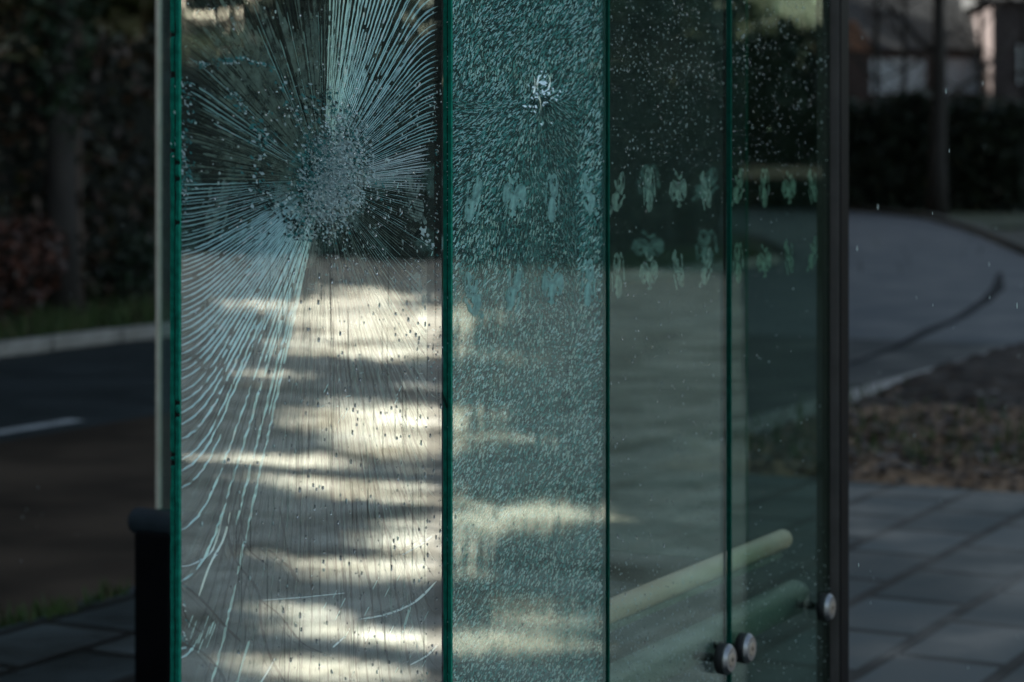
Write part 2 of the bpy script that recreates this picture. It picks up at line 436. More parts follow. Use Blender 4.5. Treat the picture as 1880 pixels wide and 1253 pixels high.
# free wandering cracks near the foot of the pane
def curve(ctrl, n=24):
    out=[]; c=[ctrl[0]]+list(ctrl)+[ctrl[-1]]
    for i in range(1,len(c)-2):
        p0,p1,p2,p3=c[i-1],c[i],c[i+1],c[i+2]
        for k in range(n//(len(ctrl)-1)+1):
            t=k/(n//(len(ctrl)-1)+1)
            out.append(tuple(.5*((2*p1[a])+(-p0[a]+p2[a])*t+(2*p0[a]-5*p1[a]+4*p2[a]-p3[a])*t*t+(-p0[a]+3*p1[a]-3*p2[a]+p3[a])*t**3) for a in (0,1)))
    out.append(ctrl[-1]); return out
for c in [[(447,820),(432,900),(425,970),(440,1030),(480,1085),(487,1150),(505,1210),(530,1253)],
          [(333,1065),(380,1105),(420,1150),(450,1180)],[(450,820),(448,940),(462,1005),(500,1040)],
          [(333,1180),(380,1200),(415,1240),(420,1262)],[(340,1100),(352,1140),(380,1165)],
          [(500,1010),(540,1045),(555,1070)],[(480,1100),(520,1130),(560,1180),(600,1200)],
          [(520,930),(534,1010),(545,1060)],[(690,880),(712,960),(750,1040),(764,1110)],[(735,880),(770,960),(790,1002)],
          [(655,900),(670,1010),(690,1100),(680,1190)],[(612,890),(628,980),(640,1080),(652,1180)],[(575,900),(574,1010),(580,1100)]]:
    S.add(curve(c),random.uniform(2.6,4.2),4)
for c,w in [([(800,985),(780,1000),(745,1020)],2.6),([(808,1068),(770,1105),(720,1128),(668,1138)],2.8),([(640,1090),(600,1094),(560,1098),(490,1103)],1.8),
          ([(815,1180),(790,1205),(760,1222)],2.4),([(334,1040),(356,1039),(388,1022),(401,1003),(412,965),(418,935)],2.2),([(430,942),(418,990),(392,1040),(372,1098)],2.6),
          ([(465,1178),(452,1220),(441,1262)],3.2),([(512,1210),(500,1232),(484,1258)],2.4),([(760,1115),(745,1165)],3.2),([(640,1170),(618,1190)],2.4),([(340,1192),(350,1190)],3)]:
    S.add(curve(c,14),w,2 if w<3 else 0)
for _ in range(16):
    x=random.uniform(350,410); y=random.uniform(1130,1190); S.add([(x,y),(x-8,y+22)],2.2,0)
for _ in range(26):
    x=random.uniform(600,800); y=random.uniform(690,770) if random.random()<.35 else random.uniform(1050,1240); a=random.uniform(8,22); S.add([(x,y),(x-a*.5,y+a)],random.uniform(1.6,3),random.choice((0,1)))
for k in range(7):
    S.add(curve([(690+18*k,640+8*k),(720+16*k,690+5*k),(745+14*k,740+2*k)],8),3.4,4)
for _ in range(120):
    x=random.uniform(430,808); y=random.uniform(440,1150); L=random.uniform(30,170)
    S.add([(x,y),(x+.3,y+L*.5),(x+random.uniform(-.6,.6),y+L)],random.uniform(.7,1.3),4 if random.random()<.8 else 3,off=-.0006,tilt=0)
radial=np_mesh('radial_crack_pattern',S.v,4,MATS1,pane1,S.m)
# crushed centre
S=Strips()
def blob(cx,cy,rx,ry,off,seed,n=80):
    c=[]
    for k in range(n):
        a=2*math.pi*k/n; q=1+.28*noise.noise((math.cos(a)*2,math.sin(a)*2,seed))+.16*noise.noise((math.cos(a)*7,math.sin(a)*7,seed)); c.append(uvp(cx+rx*q*math.cos(a),cy+ry*q*math.sin(a),off))
    b=MB(); m=uvp(cx,cy,off)
    for k in range(n): b.poly([m,c[k],c[(k+1)%n]])
    return b
M['powder']=frost('powdered glass',(.80,1.0,1.0),.6,.4,.5,.45); M['powder_dim']=frost('thin powdered glass',(.34,.66,.62),.5,.4,.6,.2)
blob(608,325,74,112,.0088,3.1).build('powdered_glass',M['powder_dim'],pane1)
blob(620,330,52,92,.0080,8.4).build('powdered_glass',M['powder'],pane1)
blob(560,455,34,48,.0080,5.7).build('powdered_glass',M['powder'],pane1)
for _ in range(10500):
    a=random.random()*6.283; r=random.gauss(0,.40)
    x=612+r*84*math.cos(a)-r*14*math.sin(a); y=324+r*132*math.sin(a)
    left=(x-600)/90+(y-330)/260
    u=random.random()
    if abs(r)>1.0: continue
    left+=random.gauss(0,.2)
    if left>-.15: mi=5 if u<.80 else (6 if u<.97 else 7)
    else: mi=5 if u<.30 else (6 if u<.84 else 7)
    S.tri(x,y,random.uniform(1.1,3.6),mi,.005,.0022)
for _ in range(130):                                         # loosened chips round the centre and along arcs
    a=random.random()*6.283; r=random.uniform(.9,1.7)
    x=590+r*85*math.cos(a); y=330+r*105*math.sin(a)
    S.tri(x,y,random.uniform(1.5,5),random.choice((5,6,6,7)),.005,.002)
def chips(ctrl,n,spread,sz,mis=(5,6,6)):
    c=curve(ctrl,60)
    for _ in range(n):
        x,y=random.choice(c); S.tri(x+random.gauss(0,spread),y+random.gauss(0,spread*.8),random.uniform(*sz),random.choice(mis),.005,.002)
chips([(375,122),(420,112),(460,110),(505,124)],80,4,(2,4.5))
chips([(430,170),(470,230),(490,270)],60,7,(2,5)); chips([(340,150),(352,200),(345,260),(352,330)],120,8,(1.5,4.2))
chips([(335,250),(345,310),(340,400)],110,7,(1.5,4)); chips([(430,175),(436,172)],14,4,(2,4))
chips([(500,230),(480,330),(540,400),(560,440)],150,10,(2,5),(7,7,6,5)); chips([(560,200),(600,180),(650,230)],80,16,(2,5),(6,7,5))
chips([(805,180),(808,420),(806,700)],120,4,(1.2,3),(5,6,6)); chips([(334,1030),(340,1120),(345,1180)],50,5,(1.5,4))
chips([(525,150),(540,190),(560,230)],60,9,(1.5,4)); chips([(780,420),(800,460)],14,5,(3,6),(5,))
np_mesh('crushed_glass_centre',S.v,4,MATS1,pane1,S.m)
# light fallen facets round the centre: fine needles
# --- crazing of the second pane
S=Strips(); I0=(995,165)
MATS2=[M['craze1'],M['craze2'],M['craze3'],M['c_warm']]
gx=4.0; gy=5.3
for j in range(int(1290/gy)):
    for i in range(int(284/gx)+1):
        x=830+(i+.5*(j%2)+random.uniform(-.45,.45))*gx; y=-15+(j+random.uniform(-.45,.45))*gy
        if x>1112: continue
        dx,dy=x-I0[0],y-I0[1]
        ang=math.degrees(math.atan2(dy,dx))
        if y<I0[1]+20: base=-60+30*noise.noise((x*.012,y*.012,0))
        elif dx<70: base=ang if ang>0 else ang+180
        else: base=118+22*noise.noise((x*.01,y*.01,2))
        nz=noise.noise((x*.02,y*.02,5)); base+=nz*22+random.gauss(0,11)
        if y>560: q=min(1,(y-560)/160)*.75; base=base*(1-q)+(121+16*nz+random.gauss(0,5))*q
        th=random.random(); dens=.62+.35*noise.noise((x*.013,y*.009,11))
        a=R(base); L=random.uniform(3.8,8.4)*(1.15 if y<620 else .95)
        if abs(x-1015-.05*(y-400))<22 and 330<y<700: L*=.6
        p=[(x-math.cos(a)*L*.5,y-math.sin(a)*L*.5),(x+random.uniform(-.6,.6),y),(x+math.cos(a)*L*.5,y+math.sin(a)*L*.5)]
        mi=0 if th<.42*dens*1.5 else (1 if th<.86 else 2)
        S.add(p,random.uniform(.9,1.9) if mi!=2 else random.uniform(1.2,2.2),mi,off=.005,tilt=random.uniform(.0002,.0018),taper=False)
        if random.random()<.45:                            # short cross cracks closing the cells
            a2=a+R(random.uniform(55,120)); L2=random.uniform(2,4.5); S.add([(x,y),(x+math.cos(a2)*L2,y+math.sin(a2)*L2)],.8,random.choice((0,1,1,2)),off=.0052,taper=False)
        if random.random()<.012: S.tri(x,y,random.uniform(1.2,2.2),3,.004,.001)
for _ in range(260):                                       # finer dust of cracks along both edges
    x=random.choice((random.uniform(829,838),random.uniform(1098,1111))); y=random.uniform(-10,1253); S.tri(x,y,random.uniform(1,2.4),random.choice((0,1)),.005,.001)
for _ in range(30):
    x=random.uniform(840,1105); y=random.uniform(40,330); c=[(x,y)]
    a=R(random.uniform(105,150))
    for k in range(random.randint(4,9)): a+=random.uniform(-.25,.25); x-=-math.cos(a)*7; y+=math.sin(a)*7; c.append((x,y))
    S.add(c,1.4,random.choice((0,1)))
# the chipped impact on the crazed pane
ST=S; S=Strips()
S.add(curve([(986,166),(985,156),(988,142),(992,138)],10),2.4,0,off=-.0012); S.add(curve([(990,172),(1000,168),(1008,163)],8),1.9,1,off=-.0012)
S.add(curve([(1006,163),(1009,150),(1006,138)],8),2.4,1,off=-.0012); S.add(curve([(988,176),(991,188),(992,203)],8),2.6,1,off=-.0012)
S.add(curve([(978,172),(981,160),(980,140)],8),2.6,1,off=-.0012)
for _ in range(70):
    S.tri(random.gauss(995,14),random.gauss(178,20),random.uniform(1.5,4),random.choice((2,2,1,1)),-.001,.0008)
S.tri(997,152,9,1,-.0009,.0004); S.tri(1003,190,11,2,-.0009,.0003); S.tri(980,187,8,2,-.0009,.0003)
np_mesh('crazing_pattern',ST.v+S.v,4,MATS2,pane2,ST.m+[(0,0,2)[k] for k in S.m])

# --- rain drops on the front of each pane
def drops(par, items, name='rain_drops'):
    """items: (s,z,radius,stretch,material index)"""
    nseg=8; rings=[(1.0,0.0),(.86,.42),(.5,.72),(.0,.82)]
    V=[];Fc=[];mi=[]
    for s,z,r,st,m in items:
        b=len(V)
        for k,(rr,h) in enumerate(rings[:-1]):
            for q in range(nseg):
                t=2*math.pi*q/nseg; V.append((s+rr*r*math.cos(t),-.0006-h*r*.7,z+rr*r*st*math.sin(t)*(1.0 if math.sin(t)<0 else 1.15)))
        V.append((s,-.0006-.82*r*.7,z-r*.1)); top=len(V)-1
        for k in range(2):
            for q in range(nseg):
                q2=(q+1)%nseg; Fc.append((b+k*nseg+q,b+k*nseg+q2,b+(k+1)*nseg+q2,b+(k+1)*nseg+q)); mi.append(m)
        for q in range(nseg): Fc.append((b+2*nseg+q,b+2*nseg+(q+1)%nseg,top)); mi.append(m)
        Fc.append(tuple(b+q for q in range(nseg-1,-1,-1))); mi.append(m)
    me=bpy.data.meshes.new(name); me.from_pydata(V,[],Fc)
    me.materials.append(M['drop_clear']); me.materials.append(M['drop_bright'])
    me.polygons.foreach_set('material_index',mi); me.polygons.foreach_set('use_smooth',[True]*len(Fc)); me.update()
    o=bpy.data.objects.new(name,me); link(o,par); o['kind']='stuff'; return o
def scatter(n,x0,x1,y0,y1,rmin,rmax,bright,st=(1,1.6),dens=None):
    out=[]
    while len(out)<n:
        x=random.uniform(x0,x1); y=random.uniform(y0,y1)
        if dens and random.random()>dens(x,y): continue
        s,z=wall_uv(x,y); r=rmin+(rmax-rmin)*random.random()**2.6
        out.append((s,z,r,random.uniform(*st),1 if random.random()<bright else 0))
    return out
clump=lambda x,y: .35+.9*max(0,noise.noise((x*.012,y*.012,4)))
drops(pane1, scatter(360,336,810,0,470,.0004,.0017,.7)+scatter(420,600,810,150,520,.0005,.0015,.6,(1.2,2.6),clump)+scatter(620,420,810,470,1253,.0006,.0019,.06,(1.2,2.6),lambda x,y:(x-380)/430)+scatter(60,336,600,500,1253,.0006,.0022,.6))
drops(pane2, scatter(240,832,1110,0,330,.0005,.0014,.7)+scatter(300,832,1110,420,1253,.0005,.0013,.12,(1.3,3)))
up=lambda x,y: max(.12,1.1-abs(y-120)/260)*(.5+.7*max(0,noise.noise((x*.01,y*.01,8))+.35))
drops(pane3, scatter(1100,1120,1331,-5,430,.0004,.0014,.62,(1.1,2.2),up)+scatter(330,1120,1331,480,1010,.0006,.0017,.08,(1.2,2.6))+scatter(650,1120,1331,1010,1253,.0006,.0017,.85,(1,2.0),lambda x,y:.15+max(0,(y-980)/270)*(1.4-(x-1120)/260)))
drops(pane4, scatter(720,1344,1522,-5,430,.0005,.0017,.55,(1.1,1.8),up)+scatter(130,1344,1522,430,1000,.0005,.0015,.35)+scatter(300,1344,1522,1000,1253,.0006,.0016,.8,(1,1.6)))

# --- end pane, standing square to the wall on a charcoal rail
EP=(.2135,1.80); ES=1.15
b=MB(); b.box(ES,ES+.010,EP[0],EP[1],.757,ZT,0,mis=[1,1,1,1,0,0])
pane5=tag(b.build('glass_pane',[M['glass_end'],M['edge_dim']],shelter),'end pane standing on the charcoal rail behind the others')
b=MB(); b.box(ES-.0006,ES+.0106,EP[1]-.0095,EP[1]+.0006,.757,ZT); b.build('edge_trim',M['trim'],pane5)
marks(pane5,EP[0]+.03,EP[1]-.02,False,ES+.0115,11,'p')
# --- end post of the wall: slim dark section
b=MB(); b.box(sx(1524)+.009,sx(1524)+.060,-.0175,.034,0,ZT+.05)
post=tag(b.build('end_post',[M['post']],shelter,bevel=.003),'slim dark steel post at the far end of the glass wall')
b=MB(); b.box(sx(1524)+.0100,sx(1524)+.0600,-.0205,-.0172,.02,ZT+.02); b.build('front_plate',M['post_dark'],post)
# --- charcoal rail with its post under the end pane
b=MB(); b.tube([(ES+.004,1.868,.722),(ES+.004,1.862,.722),(ES+.004,.30,.722)],[.030,.0335,.0335],24)
rail=tag(b.build('end_rail',M['rail'],shelter,smooth=True),'charcoal tube rail under the end pane')
md=rail.modifiers.new('edge','EDGE_SPLIT'); md.split_angle=R(40)
b=MB(); b.box(ES-.028,ES+.036,1.735,1.848,0,.700); b.build('rail_post',M['post_dark'],shelter,bevel=.008)
# --- cream lean rail inside, grey support rail behind the bolts
b=MB(); b.tube([(-.02,.157,.800),(1.228,.157,.800),(1.236,.157,.800)],[.0215,.0215,.017],24)
lean=tag(b.build('lean_rail',M['lean'],shelter,smooth=True),'cream weathered tube rail behind the clear panes')
b=MB(); b.box(-.02,1.20,.149,.165,.764,.7775); b.build('rail_fin',M['support'],lean,bevel=.002)
for s_ in (.02,):
    b=MB(); b.box(s_-.006,s_+.006,.05,.150,.7795-.012,.7795+.006); b.build('bracket',M['rail'],lean)
b=MB(); b.tube([(-2.2,.085,.700),(1.112,.085,.700)],.036,24); b.build('support_rail',M['support'],shelter,smooth=True)
# --- bolts
def bolt(px,py):
    s,z=wall_uv(px,py)
    b=MB(); b.lathe_y([(.0265,-.0004),(.0285,-.002),(.0290,-.0165),(.0280,-.0175)],40); g=b.build('clamp_bolt',M['rubber'],shelter,smooth=True)
    g.location=(s,0,z)
    b=MB(); b.lathe_y([(.0282,-.0172),(.0286,-.0200),(.0230,-.0262),(.0222,-.0266),(.0140,-.0266)],40); c=b.build('bolt_cap',M['steel'],g)
    b=MB(); b.lathe_y([(.0136,-.0240),(.0136,-.0272),(.0120,-.0280),(.0052,-.0280)],32); c2=b.build('screw_head',M['steel_warm'],g)
    b=MB(); b.lathe_y([(.0046,-.0250),(.0046,-.02815),(.0030,-.0283)],6); b.build('socket',M['rubber'],g)
    b=MB(); b.tube([(0,.0128,0),(0,.05,0)],.008,14); b.build('bolt_stem',M['rubber'],g,smooth=True)
    return g
for p in ((1320,1209),(1357,1189),(1506,1114),(842,1490),(806,1520)): bolt(*p)

# ------------------------------------------------------------------ ground
def flat(name, sp, z, mat, depth=0):
    b=MB(); top=[W(s,p,z) for s,p in sp]
    b.poly(top)
    if depth:
        n=len(sp)
        for i in range(n):
            a,c=top[i],top[(i+1)%n]; b.quad(a,(a[0],a[1],z-depth),(c[0],c[1],z-depth),c)
    o=b.build(name,mat)
    bm=bmesh.new(); bm.from_mesh(o.data); bmesh.ops.recalc_face_normals(bm,faces=bm.faces)
    if not depth and bm.faces[:][0].normal.z<0: bmesh.ops.reverse_faces(bm,faces=bm.faces)
    bm.to_mesh(o.data); bm.free()
    return tag(o,kind='structure')
def slab_mat(name, cols, joint, scale, rough, rough2, wet=True, bw=.6, rh=.4):
    m,nt,out=newmat(name); b=N(nt,'ShaderNodeBsdfPrincipled'); nt.links.new(b.outputs[0],out.inputs[0]); b.inputs['Specular IOR Level'].default_value=.2
    tc=N(nt,'ShaderNodeTexCoord'); mp=N(nt,'ShaderNodeMapping'); nt.links.new(tc.outputs['Object'],mp.inputs['Vector'])
    mp.inputs['Rotation'].default_value=(0,0,-WANG); mp.inputs['Scale'].default_value=(scale,scale,scale)
    br=N(nt,'ShaderNodeTexBrick'); nt.links.new(mp.outputs[0],br.inputs['Vector'])
    br.inputs['Scale'].default_value=1; br.inputs['Brick Width'].default_value=bw; br.inputs['Row Height'].default_value=rh
    br.inputs['Mortar Size'].default_value=.03; br.inputs['Mortar Smooth'].default_value=.3; br.offset=.5
    br.inputs['Color1'].default_value=(*cols[0],1); br.inputs['Color2'].default_value=(*cols[1],1); br.inputs['Mortar'].default_value=(*joint,1)
    f=noise_tex(nt,1.7,6); mx=N(nt,'ShaderNodeMix'); mx.data_type='RGBA'; mx.blend_type='MULTIPLY'; mx.inputs[0].default_value=1
    nt.links.new(br.outputs['Color'],mx.inputs[6]); nt.links.new(ramp(nt,f,[(.3,(.45,.42,.38)),(.7,(1.5,1.55,1.6))]),mx.inputs[7])
    nt.links.new(mx.outputs[2],b.inputs['Base Color'])
    nt.links.new(ramp(nt,f,[(.35,rough),(.65,rough2)]),b.inputs['Roughness'])
    bp=N(nt,'ShaderNodeBump'); bp.inputs['Strength'].default_value=.5; bp.inputs['Distance'].default_value=.01
    nt.links.new(br.outputs['Fac'],bp.inputs['Height']); bp.invert=True; nt.links.new(bp.outputs[0],b.inputs['Normal'])
    return m
M['soil']=solid('base ground soil',(.020,.018,.012),(.035,.035,.018),.8,.9)
M['paving']=slab_mat('wet paving slabs',((.030,.039,.038),(.072,.085,.082)),(.008,.008,.006),1,.42,.7)
M['forecourt']=slab_mat('pale dry paving',((.74,.69,.60),(.78,.73,.64)),(.60,.56,.48),1,.85,.9,bw=.3,rh=.3)
M['asphalt']=solid('dark asphalt',(.011,.017,.017),(.019,.027,.028),1.3,.6,rough2=.85,bump=.1,spec=.3)
M['buslane']=solid('brown lane surfacing',(.022,.015,.009),(.075,.052,.034),.9,.8,rough2=.9,spec=.15,mapping=(1,1,1))
M['gutter']=solid('blue grey gutter blocks',(.030,.036,.042),(.045,.052,.058),20,.45)
M['paint']=solid('worn white road paint',(.30,.31,.30),(.45,.46,.45),6,.6)
M['tar']=solid('dark tar seam',(.012,.015,.017),(.018,.022,.025),4,.9,spec=.1)
M['kerb']=solid('pale kerb stone',(.22,.20,.17),(.34,.31,.27),5,.8,bump=.1)
M['kerb_dark']=solid('mossy dark kerb',(.020,.022,.016),(.04,.042,.03),5,.8)
M['grassbase']=solid('dark lawn',(.012,.022,.006),(.028,.045,.012),3,.9)
M['dirt']=solid('mulch and leaf litter',(.035,.021,.012),(.30,.19,.11),16,.9,bump=.6,detail=8)
M['heap']=solid('dark turned soil',(.010,.007,.004),(.050,.033,.020),9,.9,bump=.6,detail=8)
M['lawn']=solid('shaded grass beyond the paving',(.03,.045,.015),(.05,.07,.025),2,.9)

flat('ground',[(-150,-150),(400,-150),(400,250),(-150,250)],-.16,M['soil'])
Lb=[(-60,11.3),(28,11.3),(33,12.2),(40,15.5),(48,20.5),(56,27),(66,38),(75,50),(100,72)]
Rb=[(-60,3.98),(18,3.98),(22,4.3),(27,5.6),(34,8.4),(45,12.6),(55,16.9),(62,21.5),(75,33),(88,47)]
flat('road',[(s,p) for s,p in Rb]+[(s,p) for s,p in Lb[::-1]],-.110,M['asphalt'])
M['worn']=solid('asphalt with painted sky sheen',(.040,.052,.060),(.060,.074,.084),1.1,.6,rough2=.8,spec=.35)  # paler colour stands in for the wet sky reflection on the bend
q=[(s,p) for s,p in Rb if s>17]; flat('sheen_road',[(17,3.99)]+[(s,p+.01) for s,p in q]+[(s,p-.01) for s,p in Lb[::-1] if s>17 and s<80]+[(17,11.29)],-.1075,M['worn'])
flat('bus_lane',[(-60,3.99),(6.5,3.99),(8.6,5.4),(9.6,7.55),(-60,7.55)],-.106,M['buslane'])
flat('gutter',[(-60,3.62),(16,3.62),(16,3.975),(-60,3.975)],-.098,M['gutter'],.05)
flat('pavement',[(-60,-1.0),(7.42,-1.0),(7.42,3.60),(-60,3.60)],0,M['paving'],.15)
flat('forecourt',[(-60,-22),(27.5,-22),(25.6,-10.12),(3.14,-1.02),(-60,-1.02)],-.010,M['forecourt'],.1)
flat('added_dark_wedge',[(3.19,-1.02),(25.6,-10.08),(25.0,-2.6),(7.6,-2.6),(7.6,-1.02)],-.012,M['asphalt'],.1)  # unseen asphalt wedge added so the last clear pane reflects dark
for k in range(-4,2):                                       # centre line dashes
    s0=5.4+6*k
    flat('lane_marking',[(s0,7.78),(s0+3.0,7.78),(s0+3.0,7.92),(s0,7.92)],-.1040,M['paint'])
def gpx(x,y,z):
    D=(EYE-z)*F_PX/(y-HY); return to_sp((x-CX)/F_PX*D,D)
def band(name,ctrl,w,z,mat):
    c=[gpx(x,y,z) for x,y in ctrl]; L=[];Rr=[]
    for i,(s,p) in enumerate(c):
        a=c[max(i-1,0)]; d=c[min(i+1,len(c)-1)]; dx,dy=d[0]-a[0],d[1]-a[1]; l=math.hypot(dx,dy); ww=w[i]*.5
        L.append((s-dy/l*ww,p+dx/l*ww)); Rr.append((s+dy/l*ww,p-dx/l*ww))
    flat(name,L+Rr[::-1],z,mat)
band('tar_seam',[(1560,668),(1640,640),(1705,607),(1760,585),(1810,552),(1832,530),(1836,500)],[.05,.09,.15,.11,.14,.17,.06],-.105,M['tar'])
# raised bed of mulch beyond the paving
def mound(name,x0,x1,y0,y1,nx,ny,hf,mat):
    b=MB(); v=[]
    for j in range(ny+1):
        for i in range(nx+1):
            s=x0+(x1-x0)*i/nx; p=y0+(y1-y0)*j/ny; b.v.append(W(s,p,hf(s,p)))
    for j in range(ny):
        for i in range(nx):
            a=j*(nx+1)+i; b.f.append((a,a+1,a+nx+2,a+nx+1)); b.m.append(0)
    o=b.build(name,mat,smooth=True)
    if isinstance(mat,list):
        for f in o.data.polygons:
            s,p=to_sp(f.center.x,f.center.y); f.material_index=1 if s+1.1*noise.noise((s*2,p*2,4))+.5*noise.noise((s*6,p*6,4))>10.6 else 0
    return o
def bedh(s,p):
    e=min(1,(s-7.44)/.4,(15.5-s)/1.0,(3.75-p)/.5); e=max(0,e)
    h=-.14+e*(.13+.05*noise.noise((s*3,p*3,0))+.04*noise.noise((s*8,p*8,1))+.02*noise.noise((s*20,p*20,2)))
    return h+e*max(0,min(1,(s-10.2)/2))*(.13+.05*max(0,2.4-p))
bed=tag(mound('mulch_bed',7.43,15.6,-2.2,3.78,110,90,bedh,[M['dirt'],M['heap']]),kind='structure')
flat('verge',[(15.0,-2.3),(60,-2.3),(60,10),(45,10.6),(34,7.2),(27,4.9),(22,3.9),(18,3.7),(15.0,3.7)],-.09,M['grassbase'],.06)
flat('verge',[(48,13.2),(55,16.4),(62,21.0),(75,32.5),(120,32),(120,-2),(60.5,-2),(60.5,10)],-.09,M['grassbase'],.06)
flat('verge',[(-60,11.62),(28,11.62),(33,12.6),(39.5,15.9),(47.5,21),(55,27.5),(66,39),(30,60),(-60,60)],-.02,M['grassbase'],.13)
# leaf litter on the bed
def leaves_on(n,fn,size,cols):
    V=[];mi=[]
    for _ in range(n):
        s,p=fn(); z=bedh(s,p)+.012; c=Vector(W(s,p,z)); r=random.uniform(*size)
        q=Matrix.Rotation(random.random()*6.28,3,'Z')@Matrix.Rotation(random.uniform(-.7,.7),3,'X')
        for a,bb in ((-1,-.6),(1,-.6),(1,.6),(-1,.6)): V.append(tuple(c+q@Vector((a*r,bb*r,0))))
        mi.append(random.randrange(len(cols)))
    return V,mi
lv=[solid('fallen leaf brown',(.13,.075,.04),(.19,.115,.065),9,.8),solid('fallen leaf dark',(.02,.015,.012),(.04,.03,.022),9,.8),solid('fallen leaf grey',(.12,.10,.085),(.17,.15,.13),9,.8)]
V,mi=leaves_on(5200,lambda:(random.triangular(7.5,11.4,8.6),random.uniform(-1.5,3.4)),(.012,.036),lv)
tag(np_mesh('leaf_litter',V,4,lv,None,mi),'brown fallen leaves scattered over the mulch bed','leaf litter',kind='stuff')

# grass blades: verge across the road, tufts along the gutter and on the bed
gm=[solid('grass blade',(.03,.06,.012),(.06,.10,.02),9,.8),solid('dry grass blade',(.07,.07,.025),(.10,.09,.04),9,.8)]
def blades(pts,h,name,label):
    V=[];mi=[]
    for s,p,z in pts:
        c=Vector(W(s,p,z)); a=random.random()*6.28; hh=random.uniform(*h); d=Vector((math.cos(a),math.sin(a),0)); l=Vector((random.gauss(0,.3),random.gauss(0,.3),1))*hh
        w=.006+.004*random.random(); V+= [tuple(c-d*w),tuple(c+d*w),tuple(c+l*.6+d*w*.6),tuple(c+l)]; mi.append(0 if random.random()<.75 else 1)
    return tag(np_mesh(name,V,4,gm,None,mi),label,'grass',kind='stuff')
blades([(random.uniform(4,30),11.64+abs(random.gauss(0,.5)),-.02) for _ in range(9000)],(.10,.32),'verge_grass','shaded grass on the verge between pale kerb and brown hedge')
tw=[]
for k in range(26):
    s0=random.uniform(2.8,7.3); p0=3.60+random.uniform(-.02,.03); n=random.choice((12,25,70))
    tw+=[(random.gauss(s0,.06),random.gauss(p0,.02),-.02) for _ in range(n)]
blades(tw,(.03,.10),'gutter_grass','small grass tufts growing along the gutter joint')
blades([(random.gauss(*random.choice(((8.4,.25),(9.5,.5),(11.2,.8)))),random.uniform(-1.5,3.5),.0) for _ in range(1500)],(.04,.14),'bed_grass','sparse grass poking through the mulch bed')
blades([(random.uniform(27,62),random.uniform(2,14),-.09) for _ in range(200)],(.1,.3),'lawn_grass','grass on the lawn beyond the bend')

# kerb stones across the road: each one a thing
ks=None; s=2.6; k=0
kerb_labels=[]
while s<30:
    b=MB(); b.box(-.475,.475,-.07,.075,-.11,.018)
    o=b.build('kerb_stone',M['kerb'],bevel=.015) if ks is None else link(ks.copy())
    ks=ks or o
    o.location=W(s+.475,11.42,random.uniform(-.004,.004)); o.rotation_euler=(0,random.uniform(-.004,.004),WANG+random.uniform(-.01,.01))
    tag(o,'pale kerb stone in the row along the far side of the road','kerb stone','kerb stones across the road')
    s+=.985; k+=1
kb=None; prev=None
for i,(s,p) in enumerate([(19+.95*k,4.0) for k in range(0)]): pass
b=MB()
for (s0,p0),(s1,p1) in zip(Rb[2:],Rb[3:]):
    n=8
    for j in range(n):
        t0=j/n; t1=(j+1)/n
        a=(s0+(s1-s0)*t0,p0+(p1-p0)*t0); c=(s0+(s1-s0)*t1,p0+(p1-p0)*t1)
        l=math.hypot(c[0]-a[0],c[1]-a[1]); nx,ny=(c[1]-a[1])/l*.22,-(c[0]-a[0])/l*.22
        b.quad(W(a[0],a[1],.03),W(c[0],c[1],.03),W(c[0]+nx,c[1]+ny,.03),W(a[0]+nx,a[1]+ny,.03)); b.quad(W(a[0],a[1],-.12),W(c[0],c[1],-.12),W(c[0],c[1],.03),W(a[0],a[1],.03))
tag(b.build('kerb',M['kerb_dark']),kind='structure')

# ------------------------------------------------------------------ sun and its geometry
SUN_EL=R(30); sd=Vector((WP[0]*math.cos(SUN_EL),WP[1]*math.cos(SUN_EL),math.sin(SUN_EL)))
DAP=[(665,578,120,26),(620,556,60,12),(770,606,60,20),(600,605,60,12),(720,650,70,10),(700,762,110,16),(640,790,60,9),(790,728,50,10),(690,850,120,32),(745,815,80,14),(770,885,70,20),(600,900,60,12),(560,870,40,10),
     (740,1030,120,20),(770,992,80,14),(640,1062,80,10),(560,1152,100,25),(640,1165,60,12),(420,1120,40,14),(730,1225,110,24),(560,1245,60,12),(500,1215,40,8),
     (870,585,50,16),(900,690,60,8),(880,765,60,10),(930,962,140,36),(1040,925,80,22),(870,985,60,18),(1020,928,60,10),
     (1010,1108,90,28),(960,1140,80,18),(880,1150,80,24),(940,1192,130,24),(860,1010,40,14),(450,560,50,8),(440,850,70,7),(480,765,50,6),(450,1010,60,8),(530,640,50,7),(900,862,90,12),(980,805,80,9),(930,640,80,11),(1030,700,60,7),(500,690,50,8)]
dn=np.array(DAP,float)
